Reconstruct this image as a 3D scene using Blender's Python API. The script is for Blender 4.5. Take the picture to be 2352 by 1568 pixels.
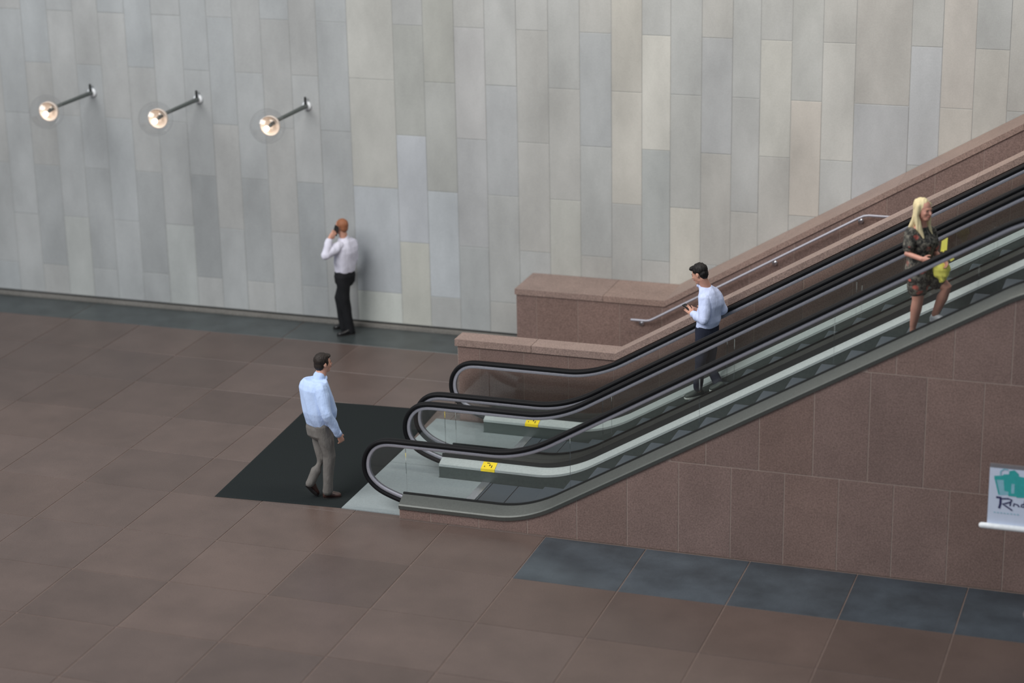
import bpy, bmesh, math, random
import numpy as np
from mathutils import Vector, Matrix, noise

for o in list(bpy.data.objects):
    bpy.data.objects.remove(o, do_unlink=True)
scene = bpy.context.scene
COL = scene.collection
rng = random.Random(7)

# ------------------------------------------------------------------ camera
F_PX, YAW, PITCH, ROLL, CAM_H = 4885.0, -0.33572, 0.31844, -0.01892, 9.3
IMG_W, IMG_H = 2352.0, 1568.0
def cam_axes():
    cy, sy, cp, sp = math.cos(YAW), math.sin(YAW), math.cos(PITCH), math.sin(PITCH)
    fwd = Vector((sy * cp, cy * cp, -sp)); right = Vector((cy, -sy, 0)); up = right.cross(fwd)
    cr, sr = math.cos(ROLL), math.sin(ROLL)
    return cr * right + sr * up, -sr * right + cr * up, fwd
CR, CU, CF = cam_axes()
CAM = Vector((0, 0, CAM_H))
cd = bpy.data.cameras.new('camera'); cam = bpy.data.objects.new('camera', cd); COL.objects.link(cam)
cd.sensor_width = 36.0; cd.lens = 36.0 * F_PX / IMG_W
cd.clip_end = 200
cam.matrix_world = Matrix(((CR.x, CU.x, -CF.x, 0), (CR.y, CU.y, -CF.y, 0), (CR.z, CU.z, -CF.z, CAM_H), (0, 0, 0, 1)))
cd.dof.use_dof = True; cd.dof.focus_distance = 24.4; cd.dof.aperture_fstop = 0.56
scene.camera = cam

# ------------------------------------------------------------------ world, skylight, exposure
w = bpy.data.worlds.new('World'); scene.world = w; w.use_nodes = True
bg = w.node_tree.nodes['Background']; bg.inputs[0].default_value = (0.80, 0.90, 1.0, 1); bg.inputs[1].default_value = 0.40
def area(name, loc, target, sx, sy, power, col):
    l = bpy.data.lights.new(name, 'AREA'); l.shape = 'RECTANGLE'; l.size = sx; l.size_y = sy; l.energy = power; l.color = col
    o = bpy.data.objects.new(name, l); COL.objects.link(o); o.location = loc
    o.rotation_euler = (Vector(target) - Vector(loc)).to_track_quat('-Z', 'Y').to_euler()
    return o
area('skylight', (-15.5, 11.0, 14.0), (-10.5, 24.0, 1.0), 12, 9, 3200, (1.0, 0.97, 0.94))
area('added_wall_fill', (-4.4, 21.2, 11.5), (-4.6, 26.8, 3.6), 5.0, 1.5, 380, (1.0, 0.93, 0.84))  # added fill without a known fixture, brightens the right of the back wall
area('stair_downlight', (-5.6, 24.6, 9.0), (-6.6, 26.2, 1.0), 0.8, 0.5, 60, (1.0, 0.80, 0.60))
scene.view_settings.view_transform = 'Standard'; scene.view_settings.look = 'None'
scene.view_settings.exposure = 0.06; scene.view_settings.gamma = 1.0
scene.view_settings.use_curve_mapping = False

# ------------------------------------------------------------------ pixel -> direction helpers
def ray(px, py):
    return CR * ((px - IMG_W / 2) / F_PX) - CU * ((py - IMG_H / 2) / F_PX) + CF
def on_z(px, py, z=0.0):
    d = ray(px, py); return CAM + d * ((z - CAM_H) / d.z)
def on_y(px, py, Y):
    d = ray(px, py); return CAM + d * (Y / d.y)
class Stand:
    """Vertical plane through a standing point, square to the view; gives 3D joints from picture positions + depth."""
    def __init__(s, base):
        s.base = base; d = Vector((base.x, base.y, 0)).normalized(); s.d = d; s.r = Vector((d.y, -d.x, 0))
    def P(s, px, py, dd=0.0):
        q = ray(px, py); t = ((s.base - CAM).dot(s.d) + dd) / q.dot(s.d); return CAM + q * t

# ------------------------------------------------------------------ generic helpers
def srgb(r, g, b):
    f = lambda c: (c / 255 / 12.92) if c / 255 <= 0.04045 else ((c / 255 + 0.055) / 1.055) ** 2.4
    return (f(r), f(g), f(b), 1.0)
def new_obj(name, me, mat=None, parent=None, loc=None, color=None):
    o = bpy.data.objects.new(name, me); COL.objects.link(o)
    if mat is not None and len(me.materials) == 0: me.materials.append(mat)
    if loc is not None: o.location = loc
    if parent is not None: o.parent = parent
    if color is not None: o.color = color
    return o
def empty(name, loc=(0, 0, 0)):
    o = bpy.data.objects.new(name, None); COL.objects.link(o); o.location = loc; o.empty_display_size = 0.2
    return o
def tag(o, label, cat, group=None, kind=None):
    o['label'] = label; o['category'] = cat
    if group: o['group'] = group
    if kind: o['kind'] = kind
    return o
def mesh(name, verts, faces, smooth=False):
    me = bpy.data.meshes.new(name); me.from_pydata([tuple(v) for v in verts], [], faces); me.update()
    bm = bmesh.new(); bm.from_mesh(me); bmesh.ops.recalc_face_normals(bm, faces=bm.faces[:]); bm.to_mesh(me); bm.free()
    if smooth: me.polygons.foreach_set('use_smooth', [True] * len(me.polygons))
    return me
class MB:
    def __init__(s): s.v = []; s.f = []
    def add(s, verts, faces):
        o = len(s.v); s.v += [Vector(v) for v in verts]; s.f += [tuple(i + o for i in f) for f in faces]; return s
    def box(s, x0, x1, y0, y1, z0, z1):
        return s.add([(x0, y0, z0), (x1, y0, z0), (x1, y1, z0), (x0, y1, z0), (x0, y0, z1), (x1, y0, z1), (x1, y1, z1), (x0, y1, z1)],
                     [(0, 3, 2, 1), (4, 5, 6, 7), (0, 1, 5, 4), (1, 2, 6, 5), (2, 3, 7, 6), (3, 0, 4, 7)])
    def rings(s, rings, close=True):
        n = len(rings[0]); vs = [p for r in rings for p in r]; fs = []
        for i in range(len(rings) - 1):
            for j in range(n):
                a, b = i * n + j, i * n + (j + 1) % n
                fs.append((a, b, b + n, a + n))
        if close:
            fs.append(tuple(range(n - 1, -1, -1))); m = (len(rings) - 1) * n; fs.append(tuple(m + j for j in range(n)))
        return s.add(vs, fs)
    def tube(s, pts, radii, ref=None, n=12, cap=True):
        """pts: Vectors; radii: float or (ru, rv); ref: direction of ru."""
        pts = [Vector(p) for p in pts]; rad = [(r, r) if not isinstance(r, (tuple, list)) else r for r in radii]
        R = []
        for i, p in enumerate(pts):
            t = (pts[min(i + 1, len(pts) - 1)] - pts[max(i - 1, 0)]).normalized()
            q = ref[i] if isinstance(ref, list) else ref
            q = Vector(q) if q is not None else (Vector((0, 0, 1)) if abs(t.z) < 0.9 else Vector((1, 0, 0)))
            u = (q - t * q.dot(t))
            if u.length < 1e-4: u = Vector((1, 0, 0)) - t * t.x
            u.normalize(); v = t.cross(u)
            R.append((p, u, v, rad[i], t))
        mk = lambda p, u, v, ru, rv: [p + u * (ru * math.cos(2 * math.pi * k / n)) + v * (rv * math.sin(2 * math.pi * k / n)) for k in range(n)]
        rings = []
        if cap:
            p, u, v, (a, b), t = R[0]; e = min(a, b)
            rings += [mk(p - t * e * 0.85, u, v, a * 0.45, b * 0.45), mk(p - t * e * 0.5, u, v, a * 0.82, b * 0.82)]
        rings += [mk(p, u, v, a, b) for p, u, v, (a, b), t in R]
        if cap:
            p, u, v, (a, b), t = R[-1]; e = min(a, b)
            rings += [mk(p + t * e * 0.5, u, v, a * 0.82, b * 0.82), mk(p + t * e * 0.85, u, v, a * 0.45, b * 0.45)]
        return s.rings(rings)
    def ell(s, c, fu, fv, fw, n=14, m=9):
        """ellipsoid: centre and three axis vectors"""
        rings = []
        c = Vector(c)
        for i in range(m):
            th = math.pi * (i + 0.5) / m
            rings.append([c + fw * math.cos(th) + (fu * math.cos(2 * math.pi * k / n) + fv * math.sin(2 * math.pi * k / n)) * math.sin(th) for k in range(n)])
        return s.rings(rings)
    def extrude(s, poly, d):
        n = len(poly); d = Vector(d); a = [Vector(p) for p in poly]
        return s.add(a + [p + d for p in a], [tuple(range(n)), tuple(range(2 * n - 1, n - 1, -1))] + [(i, (i + 1) % n, (i + 1) % n + n, i + n) for i in range(n)])
    def mesh(s, name, smooth=False): return mesh(name, s.v, s.f, smooth)
    def build(s, name, mat=None, parent=None, smooth=False, color=None):
        return new_obj(name, s.mesh(name, smooth), mat, parent, color=color)
DG = lambda: bpy.context.evaluated_depsgraph_get()
def remesh(mb, name, voxel, smooth=4, fac=0.5):
    me = mb.mesh(name); o = bpy.data.objects.new('tmp_shape', me); COL.objects.link(o)
    m = o.modifiers.new('r', 'REMESH'); m.mode = 'VOXEL'; m.voxel_size = voxel; m.adaptivity = 0
    if smooth:
        k = o.modifiers.new('s', 'SMOOTH'); k.factor = fac; k.iterations = smooth
    out = bpy.data.meshes.new_from_object(o.evaluated_get(DG())); out.name = name
    bpy.data.objects.remove(o, do_unlink=True); bpy.data.meshes.remove(me)
    out.polygons.foreach_set('use_smooth', [True] * len(out.polygons))
    return out
def ripple(me, amp, freq=(14, 14, 5), seed=0.0):
    """cloth folds: push vertices along their normals"""
    n = len(me.vertices); nr = np.empty(n * 3); me.vertex_normals.foreach_get('vector', nr); nr = nr.reshape(-1, 3)
    co = np.empty(n * 3); me.vertices.foreach_get('co', co); co = co.reshape(-1, 3)
    k = np.array([noise.noise(Vector((p[0] * freq[0] + seed, p[1] * freq[1], p[2] * freq[2] + 0.6 * p[0] * freq[0]))) for p in co])
    k = np.where(k > 0, k, k * 0.5)
    me.vertices.foreach_set('co', (co + nr * (k * amp)[:, None]).ravel()); me.update()

# ------------------------------------------------------------------ materials
def mat_new(name):
    m = bpy.data.materials.new(name); m.use_nodes = True; nt = m.node_tree
    return m, nt, nt.nodes['Principled BSDF']
def nd(nt, t, **kw):
    n = nt.nodes.new(t)
    for k, v in kw.items(): setattr(n, k, v)
    return n
def mixc(nt, fac, a, b, blend='MIX'):
    n = nd(nt, 'ShaderNodeMix', data_type='RGBA', blend_type=blend)
    for s, v in ((0, fac), (6, a), (7, b)):
        if isinstance(v, bpy.types.NodeSocket): nt.links.new(v, n.inputs[s])
        else: n.inputs[s].default_value = v
    return n.outputs[2]
def ramp(nt, src, stops):
    n = nd(nt, 'ShaderNodeValToRGB'); e = n.color_ramp.elements
    while len(e) < len(stops): e.new(0.5)
    for i, (p, c) in enumerate(stops): e[i].position = p; e[i].color = c
    nt.links.new(src, n.inputs[0]); return n.outputs[0]
def pos_noise(nt, scale, detail=3, rough=0.6, stretch=(1, 1, 1)):
    g = nd(nt, 'ShaderNodeNewGeometry'); mp = nd(nt, 'ShaderNodeMapping'); mp.inputs['Scale'].default_value = stretch
    nt.links.new(g.outputs['Position'], mp.inputs[0])
    n = nd(nt, 'ShaderNodeTexNoise'); n.inputs['Scale'].default_value = scale; n.inputs['Detail'].default_value = detail; n.inputs['Roughness'].default_value = rough
    nt.links.new(mp.outputs[0], n.inputs['Vector']); return n.outputs['Fac']
G = lambda v: (v, v, v, 1)
def stone(name, rough=0.5, speck=0.25, speck_scale=90, mott=0.2, mott_scale=1.6, stretch=(1, 1, 1), spec=0.4):
    """stone whose base tone is the object's own colour"""
    m, nt, b = mat_new(name)
    oi = nd(nt, 'ShaderNodeObjectInfo')
    n1 = ramp(nt, pos_noise(nt, speck_scale, 2, 0.7), [(0.3, G(1 - speck)), (0.5, G(1)), (0.72, G(1 + speck))])
    n2 = ramp(nt, pos_noise(nt, mott_scale, 4, 0.6, stretch), [(0.3, G(1 - mott)), (0.7, G(1 + mott))])
    c = mixc(nt, 1.0, oi.outputs['Color'], n1, 'MULTIPLY'); c = mixc(nt, 1.0, c, n2, 'MULTIPLY')
    nt.links.new(c, b.inputs['Base Color']); b.inputs['Roughness'].default_value = rough; b.inputs['Specular IOR Level'].default_value = spec
    bp = nd(nt, 'ShaderNodeBump'); bp.inputs['Strength'].default_value = 0.08; bp.inputs['Distance'].default_value = 0.01
    nt.links.new(pos_noise(nt, speck_scale, 2), bp.inputs['Height']); nt.links.new(bp.outputs[0], b.inputs['Normal'])
    return m
def plain(name, col, rough=0.5, metal=0.0, spec=0.5, var=0.08, scale=20):
    m, nt, b = mat_new(name)
    v = ramp(nt, pos_noise(nt, scale), [(0.3, G(1 - var)), (0.7, G(1 + var))])
    nt.links.new(mixc(nt, 1.0, col, v, 'MULTIPLY'), b.inputs['Base Color'])
    b.inputs['Roughness'].default_value = rough; b.inputs['Metallic'].default_value = metal; b.inputs['Specular IOR Level'].default_value = spec
    return m
def cloth(name, col, col2=None, bump=0.45, scale=22, rough=0.85):
    m, nt, b = mat_new(name)
    col2 = col2 or tuple(c * 0.86 for c in col[:3]) + (1,)
    nt.links.new(mixc(nt, pos_noise(nt, scale * 0.5, 3, 0.6, (1, 1, 0.4)), col, col2), b.inputs['Base Color'])
    b.inputs['Roughness'].default_value = rough; b.inputs['Specular IOR Level'].default_value = 0.2
    bp = nd(nt, 'ShaderNodeBump'); bp.inputs['Strength'].default_value = bump; bp.inputs['Distance'].default_value = 0.02
    nt.links.new(pos_noise(nt, scale, 4, 0.6, (1, 1, 0.35)), bp.inputs['Height']); nt.links.new(bp.outputs[0], b.inputs['Normal'])
    return m

M_WALL = stone('wall_stone', 0.6, 0.05, 60, 0.16, 1.3, (1, 1, 0.45), 0.3)
M_GRANITE = stone('red_granite', 0.42, 0.33, 66, 0.10, 2.0)
M_FLOOR = stone('floor_granite', 0.36, 0.16, 70, 0.14, 1.3)
M_SLATE = stone('grey_slate', 0.32, 0.12, 60, 0.28, 2.2)
M_GROUT = plain('grout', srgb(150, 134, 126), 0.9)
M_FGROUT = plain('floor_grout', srgb(116, 100, 93), 0.9)
M_WGROUT = plain('wall_joint', srgb(146, 148, 147), 0.9)
M_RUBBER = plain('black_rubber', srgb(15, 15, 18), 0.6, spec=0.2)
M_STEEL = plain('brushed_steel', srgb(190, 192, 200), 0.34, 0.9, scale=60)
M_GUIDE = plain('rail_guide_metal', srgb(160, 160, 170), 0.5, 0.4, scale=60)
M_DECK = plain('deck_metal', srgb(94, 97, 94), 0.45, 0.45, scale=40)
M_IDECK = plain('inner_deck_metal', srgb(178, 186, 186), 0.45, 0.3, scale=40)
M_SKIRT = plain('skirt_metal', srgb(84, 92, 90), 0.4, 0.5, scale=30)
M_PLATE = plain('landing_metal', srgb(150, 160, 163), 0.5, 0.3, scale=50)
M_SEAL_SHADE = plain('black_seal_and_shade', srgb(28, 30, 30), 0.6)
M_YELLOW = plain('yellow_label', srgb(240, 212, 40), 0.5)
M_BLACK = plain('black_print', srgb(25, 25, 25), 0.6)
M_MAT = plain('mat_fibre', srgb(37, 41, 42), 0.95, spec=0.05, var=0.25, scale=120)
M_WHITE = plain('white_paint', srgb(226, 230, 234), 0.4)
M_POSTER = plain('poster_paper', srgb(198, 208, 228), 0.55, var=0.02)
M_TEAL = plain('teal_print', srgb(48, 160, 160), 0.6)
M_TEAL2 = plain('pale_teal_print', srgb(132, 182, 198), 0.6)
M_NAVY = plain('navy_print', srgb(34, 34, 84), 0.6)
def step_mat():
    m, nt, b = mat_new('step_metal')
    g = nd(nt, 'ShaderNodeNewGeometry'); wv = nd(nt, 'ShaderNodeTexWave', wave_type='BANDS', bands_direction='Y')
    wv.inputs['Scale'].default_value = 30; nt.links.new(g.outputs['Position'], wv.inputs['Vector'])
    c = mixc(nt, wv.outputs['Fac'], srgb(54, 62, 70), srgb(92, 101, 109)); nt.links.new(c, b.inputs['Base Color'])
    b.inputs['Metallic'].default_value = 0.1; b.inputs['Roughness'].default_value = 0.5
    bp = nd(nt, 'ShaderNodeBump'); bp.inputs['Strength'].default_value = 0.4; bp.inputs['Distance'].default_value = 0.01
    nt.links.new(wv.outputs['Fac'], bp.inputs['Height']); nt.links.new(bp.outputs[0], b.inputs['Normal'])
    return m
M_STEP = step_mat()
def glass_mat(name, tint, refl=1.0):
    m = bpy.data.materials.new(name); m.use_nodes = True; nt = m.node_tree; nt.nodes.clear()
    out = nd(nt, 'ShaderNodeOutputMaterial'); t = nd(nt, 'ShaderNodeBsdfTransparent'); t.inputs[0].default_value = tint
    gl = nd(nt, 'ShaderNodeBsdfGlossy'); gl.inputs['Roughness'].default_value = 0.04
    fr = nd(nt, 'ShaderNodeFresnel'); fr.inputs[0].default_value = 1.45
    mx = nd(nt, 'ShaderNodeMixShader'); nt.links.new(fr.outputs[0], mx.inputs[0]); nt.links.new(t.outputs[0], mx.inputs[1]); nt.links.new(gl.outputs[0], mx.inputs[2])
    nt.links.new(mx.outputs[0], out.inputs[0]); return m
M_GLASS = glass_mat('green_tinted_glass', (0.968, 0.979, 0.974, 1))
def globe_mat():
    m = bpy.data.materials.new('clear_globe_glass'); m.use_nodes = True; nt = m.node_tree; nt.nodes.clear()
    out = nd(nt, 'ShaderNodeOutputMaterial'); t = nd(nt, 'ShaderNodeBsdfTransparent'); t.inputs[0].default_value = (0.985, 0.985, 0.985, 1)
    gl = nd(nt, 'ShaderNodeBsdfGlossy'); gl.inputs['Roughness'].default_value = 0.15
    lw_ = nd(nt, 'ShaderNodeLayerWeight'); lw_.inputs[0].default_value = 0.5
    pw = nd(nt, 'ShaderNodeMath', operation='POWER'); pw.inputs[1].default_value = 4.0; nt.links.new(lw_.outputs['Facing'], pw.inputs[0])
    ml = nd(nt, 'ShaderNodeMath', operation='MULTIPLY_ADD'); ml.inputs[1].default_value = 0.3; ml.inputs[2].default_value = 0.09; nt.links.new(pw.outputs[0], ml.inputs[0])
    mx = nd(nt, 'ShaderNodeMixShader'); nt.links.new(ml.outputs[0], mx.inputs[0]); nt.links.new(t.outputs[0], mx.inputs[1]); nt.links.new(gl.outputs[0], mx.inputs[2])
    nt.links.new(mx.outputs[0], out.inputs[0]); return m
M_GLOBE = globe_mat()
def emit(name, col, s):
    m = bpy.data.materials.new(name); m.use_nodes = True; nt = m.node_tree; b = nt.nodes['Principled BSDF']
    b.inputs['Base Color'].default_value = col; b.inputs['Emission Color'].default_value = col; b.inputs['Emission Strength'].default_value = s
    return m
M_BULB = emit('lit_bulb', (1.0, 0.86, 0.70, 1), 4.5)
M_CUP = plain('lamp_reflector', srgb(222, 208, 196), 0.4)
M_ARM = plain('lamp_arm', srgb(84, 90, 88), 0.5)

# ================================================================== STRUCTURE
WY = 26.79                                   # back wall plane
def vary(c, k=0.06):
    f = 1 + rng.uniform(-k, k); t = rng.uniform(-0.015, 0.015)
    return (c[0] * f * (1 + t), c[1] * f, c[2] * f * (1 - t), 1)
_slab = {}
def slab_mesh(w_, h_, d_, bev=0.004):
    """a stone slab lying in XZ, origin at lower left front corner, front face at y=0, arrises chamfered"""
    k = (round(w_, 3), round(h_, 3), round(d_, 3))
    if k not in _slab:
        b = bev; v = [(0, b, 0), (w_, b, 0), (w_, b, h_), (0, b, h_), (b, 0, b), (w_ - b, 0, b), (w_ - b, 0, h_ - b), (b, 0, h_ - b), (0, d_, 0), (w_, d_, 0), (w_, d_, h_), (0, d_, h_)]
        f = [(4, 5, 6, 7), (0, 1, 5, 4), (1, 2, 6, 5), (2, 3, 7, 6), (3, 0, 4, 7), (8, 9, 1, 0), (9, 10, 2, 1), (10, 11, 3, 2), (11, 8, 0, 3), (11, 10, 9, 8)]
        _slab[k] = mesh('stone_slab', v, f)
    return _slab[k]

# ---- floor
TX, TY = 1.14, 1.12
fx0, fy0 = -12.44, 25.90
floor = MB().box(-24, 6, 4, 27.2, -0.3, -0.006).build('floor', M_FGROUT)
tag(floor, 'polished reddish brown granite tile floor of the hall', 'floor', kind='structure')
_tiles = {}
def tile(x0, x1, y0, y1, mat, col, name='tile'):
    k = (round(x1 - x0, 3), round(y1 - y0, 3), mat.name)
    if k not in _tiles:
        a, c, b = x1 - x0, y1 - y0, 0.003
        v = [(0, 0, -0.006), (a, 0, -0.006), (a, c, -0.006), (0, c, -0.006), (b, b, 0), (a - b, b, 0), (a - b, c - b, 0), (b, c - b, 0), (0, 0, -0.02), (a, 0, -0.02), (a, c, -0.02), (0, c, -0.02)]
        f = [(4, 5, 6, 7), (0, 1, 5, 4), (1, 2, 6, 5), (2, 3, 7, 6), (3, 0, 4, 7), (8, 9, 1, 0), (9, 10, 2, 1), (10, 11, 3, 2), (11, 8, 0, 3), (11, 10, 9, 8)]
        me = mesh('floor_tile', v, f); me.materials.append(mat); _tiles[k] = me
    o = new_obj(name, _tiles[k], None, floor, (x0, y0, rng.uniform(-0.0008, 0.0004)), col)
    return o
C_FLOOR = srgb(88, 75, 70)
C_SLATE = srgb(63, 71, 78)
g2 = 0.005
for j in range(0, 13):
    y1 = fy0 - j * TY; y0 = y1 - TY
    for i in range(-9, 15):
        x0 = fx0 + i * TX; x1 = x0 + TX
        if x1 < -20.5 or x0 > 2.6: continue
        left_lim = -11.5 - (y0 - 12) * 0.62        # only what the hall's picture side can see
        if x1 < left_lim - 1.2: continue
        if y1 < 13.0: continue
        if y0 > 20.2 and x0 > -7.0 and y1 < 23.5: continue      # under the escalators
        near_strip = (j == 5 and x0 > -7.0)
        c = vary(C_SLATE, 0.14) if near_strip else vary(C_FLOOR, 0.13)
        tile(x0 + g2, x1 - g2, y0 + g2, y1 - g2, M_SLATE if near_strip else M_FLOOR, c, 'slate_tile' if near_strip else 'tile')
for i in range(6):                               # dark border along the back wall
    x0 = -22.74 + i * 3.42
    if x0 > -5: break
    tile(x0 + g2, x0 + 3.42 - g2, fy0 + g2, 26.695, M_SLATE, vary(srgb(60, 66, 67), 0.05), 'slate_tile')

# ---- back wall
wall = MB().box(-24, 6, WY + 0.003, WY + 0.4, 0, 11).build('wall_back', M_WGROUT)
tag(wall, 'tall wall clad in upright grey stone panels', 'wall', kind='structure')
cols = [-17.22, -16.80, -16.37, -15.95, -15.54, -15.11, -14.68, -14.22, -13.81, -13.41, -12.98, -12.54, -12.13, -11.67, -10.99, -10.55, -10.10, -9.66, -9.21, -8.76, -8.32, -7.88, -7.46, -7.07, -6.65, -6.24, -5.87, -5.46, -5.06, -4.64, -3.94, -3.55, -3.14, -2.72, -2.30, -1.88, -1.46, -1.04]
cols = [cols[0] - 0.42 * k for k in range(6, 0, -1)] + cols
first_A = 6 + 1                                  # column starting at -16.80 has joints at 0.51
PAN = {}                                         # stone tones of single panels, with the light falling on them painted in: (column x, panel foot z) -> sRGB
for x in (-16.80, -15.95, -15.11, -14.22, -13.41, -12.54): PAN[(x, 0.51)] = (147, 151, 153)
PAN[(-14.22, 0.51)] = (138, 142, 144); PAN[(-15.11, 0.51)] = (143, 147, 149); PAN[(-12.54, 0.51)] = (146, 151, 154)
PAN.update({(-16.37, -0.25): (166, 170, 168), (-14.68, -0.25): (162, 167, 166), (-13.81, 0.51): (160, 164, 165), (-17.22, 0.51): (142, 146, 148),
            (-11.67, -0.25): (188, 193, 187), (-11.67, 0.51): (164, 170, 176), (-11.67, 2.05): (168, 168, 162), (-11.67, 3.58): (170, 170, 164),
            (-10.99, 1.28): (170, 175, 182), (-10.99, -0.25): (176, 177, 168), (-10.99, 2.82): (152, 154, 149), (-10.55, 0.51): (175, 182, 188), (-10.55, 2.05): (158, 160, 156),
            (-10.55, 3.58): (156, 157, 150), (-10.10, 2.82): (168, 168, 168), (-10.10, 1.28): (162, 164, 166), (-9.66, 2.05): (158, 161, 163), (-8.32, 1.28): (165, 168, 167),
            (-8.76, 0.51): (176, 177, 170), (-8.32, 2.82): (156, 160, 162), (-7.88, 2.05): (181, 178, 169), (-7.88, 3.58): (172, 169, 160), (-7.46, 2.82): (190, 189, 181),
            (-7.46, 1.28): (157, 162, 161), (-7.07, 0.51): (188, 186, 176), (-7.07, 2.05): (166, 168, 165), (-5.87, 2.82): (180, 180, 173), (-5.46, 2.05): (184, 178, 169),
            (-5.46, 3.58): (164, 166, 163), (-5.06, 2.82): (178, 178, 173), (-4.64, 2.05): (160, 163, 166), (-4.64, 3.58): (164, 162, 157), (-3.94, 2.82): (172, 176, 180),
            (-3.55, 3.58): (178, 173, 166), (-3.55, 2.05): (180, 176, 168), (-3.14, 2.82): (176, 174, 167), (-6.24, 2.05): (162, 164, 163), (-6.65, 2.82): (164, 167, 169)})
for i in range(len(cols) - 1):
    a, b = cols[i], cols[i + 1]; typeA = (i - first_A) % 2 == 0
    zs = [0.51 + 1.535 * k if typeA else 1.28 + 1.535 * k for k in range(-1, 5)]
    for z in zs:
        z0, z1 = max(z, 0.065), min(z + 1.535, 7.0)
        if z1 - z0 < 0.05 or z0 > 6.2: continue
        if b < -16.9 and z0 > 5.5: continue
        if a > -9 and z1 < 0.9: continue                       # behind the stair wall
        if a > -2.2 and z0 < 2.0: continue
        key = min(PAN, key=lambda q: abs(q[0] - a) + abs(q[1] - (z if z > 0 else -0.25)))
        if abs(key[0] - a) + abs(key[1] - (z if z > 0 else -0.25)) < 0.08: c = PAN[key]
        else:
            t = max(0, min(1, (a + 12.2) / 4)); base = (156 + 10 * t, 159 + 8 * t, 160 + 4 * t); k = rng.uniform(-4, 4); q = rng.uniform(-2, 2)  # lighter and warmer rightwards: brighter light there is put into the tone
            c = (base[0] + k + q, base[1] + k, base[2] + k - q)
        new_obj('panel', slab_mesh(b - a - 0.005, z1 - z0 - 0.005, 0.03), M_WALL, wall, (a + 0.0025, WY - rng.uniform(0, 0.003), z0 + 0.0025), srgb(*[m_ + (q_ - m_) * 0.68 for q_, m_ in zip(c, (161, 164, 165))]))
bb = MB().box(-24, -9.0, 26.70, WY + 0.05, 0, 0.042).build('baseboard_back', M_GRANITE, color=srgb(116, 114, 110))
MB().box(-24, -9.0, WY - 0.003, WY + 0.02, 0.042, 0.064).build('painted_shadow_strip', M_SEAL_SHADE, bb)  # solid black strip painted in for the shade under the panels
tag(bb, 'low speckled granite base course under the grey wall panels', 'baseboard', kind='structure')

# ---- escalator profile: flat, 30 degree rise, flat
S, XB, XT, TB = 0.584, -7.06, -1.72, 0.36
def prof(x):
    if x <= XB - TB: return 0.0
    if x < XB + TB: return S * (x - XB + TB) ** 2 / (4 * TB)
    if x <= XT - TB: return S * (x - XB)
    top = S * (XT - XB)
    if x < XT + TB: return top - S * (XT + TB - x) ** 2 / (4 * TB)
    return top
XEND = 2.0
def profd(x, drop):
    """the same line lying lower by drop on the slope (decks keep their distance square to the slope)"""
    return prof(x - drop / S) if x < (XB + XT) / 2 else max(0.0, prof(x - drop / S))
def xs(a, b, step=0.07):
    out = [a]; pts = set([a, b])
    x = a
    for c in (XB, XT):
        for k in range(-8, 9):
            q = c + TB * k / 8
            if a < q < b: pts.add(q)
    n = max(1, int((b - a) / 0.8))
    for k in range(n): pts.add(a + (b - a) * k / n)
    return sorted(pts)

# ---- granite flank under the near escalator
NY = 20.32
flank = empty('wall_near', (0, 0, 0)); flank['kind'] = 'structure'
tag(flank, 'reddish brown granite clad flank under the near escalator', 'wall', kind='structure')
X = xs(-8.46, XEND); back = MB()
back.extrude([(x, NY + 0.003, profd(x, 0.04) + 0.14) for x in X] + [(XEND, NY + 0.003, 0), (-8.46, NY + 0.003, 0)], (0, 0.12, 0))
back.build('backing', M_GROUT, flank)
C_GR = srgb(122, 102, 96)
def cut_panel(x0, x1, z0, z1, top, y, parent, d=0.03, gap=0.006, mat=None, name='panel', k=0.07, base=C_GR):
    x0 += gap; x1 -= gap; z0 += gap; z1 -= gap
    q = [x for x in xs(x0, x1)]
    q = sorted(set(q + [x0 + (x1 - x0) * t / 6 for t in range(7)]))
    up = [(x, min(z1, top(x))) for x in q]; up = [(x, z) for x, z in up if z > z0 + 0.01]
    if len(up) < 2: return
    poly = [(x, y, z) for x, z in up] + [(up[-1][0], y, z0), (up[0][0], y, z0)]
    m = MB().extrude(poly, (0, d, 0)); m.build(name, mat or M_GRANITE, parent, color=vary(base, k))
deck_low = lambda x: profd(x, 0.04) + 0.13
rows = [(0.0, 1.03, -5.82), (1.03, 2.22, -4.962), (2.22, 3.41, -3.01)]
for z0, z1, xj in rows:
    k0 = int((xj + 8.46) / 0.567) + 1
    for k in range(-k0, 14):
        a, b = xj + k * 0.567, xj + (k + 1) * 0.567
        if b < -8.46 or a > XEND: continue
        cut_panel(max(a, -8.46), min(b, XEND), z0, z1, deck_low, NY, flank)

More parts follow.
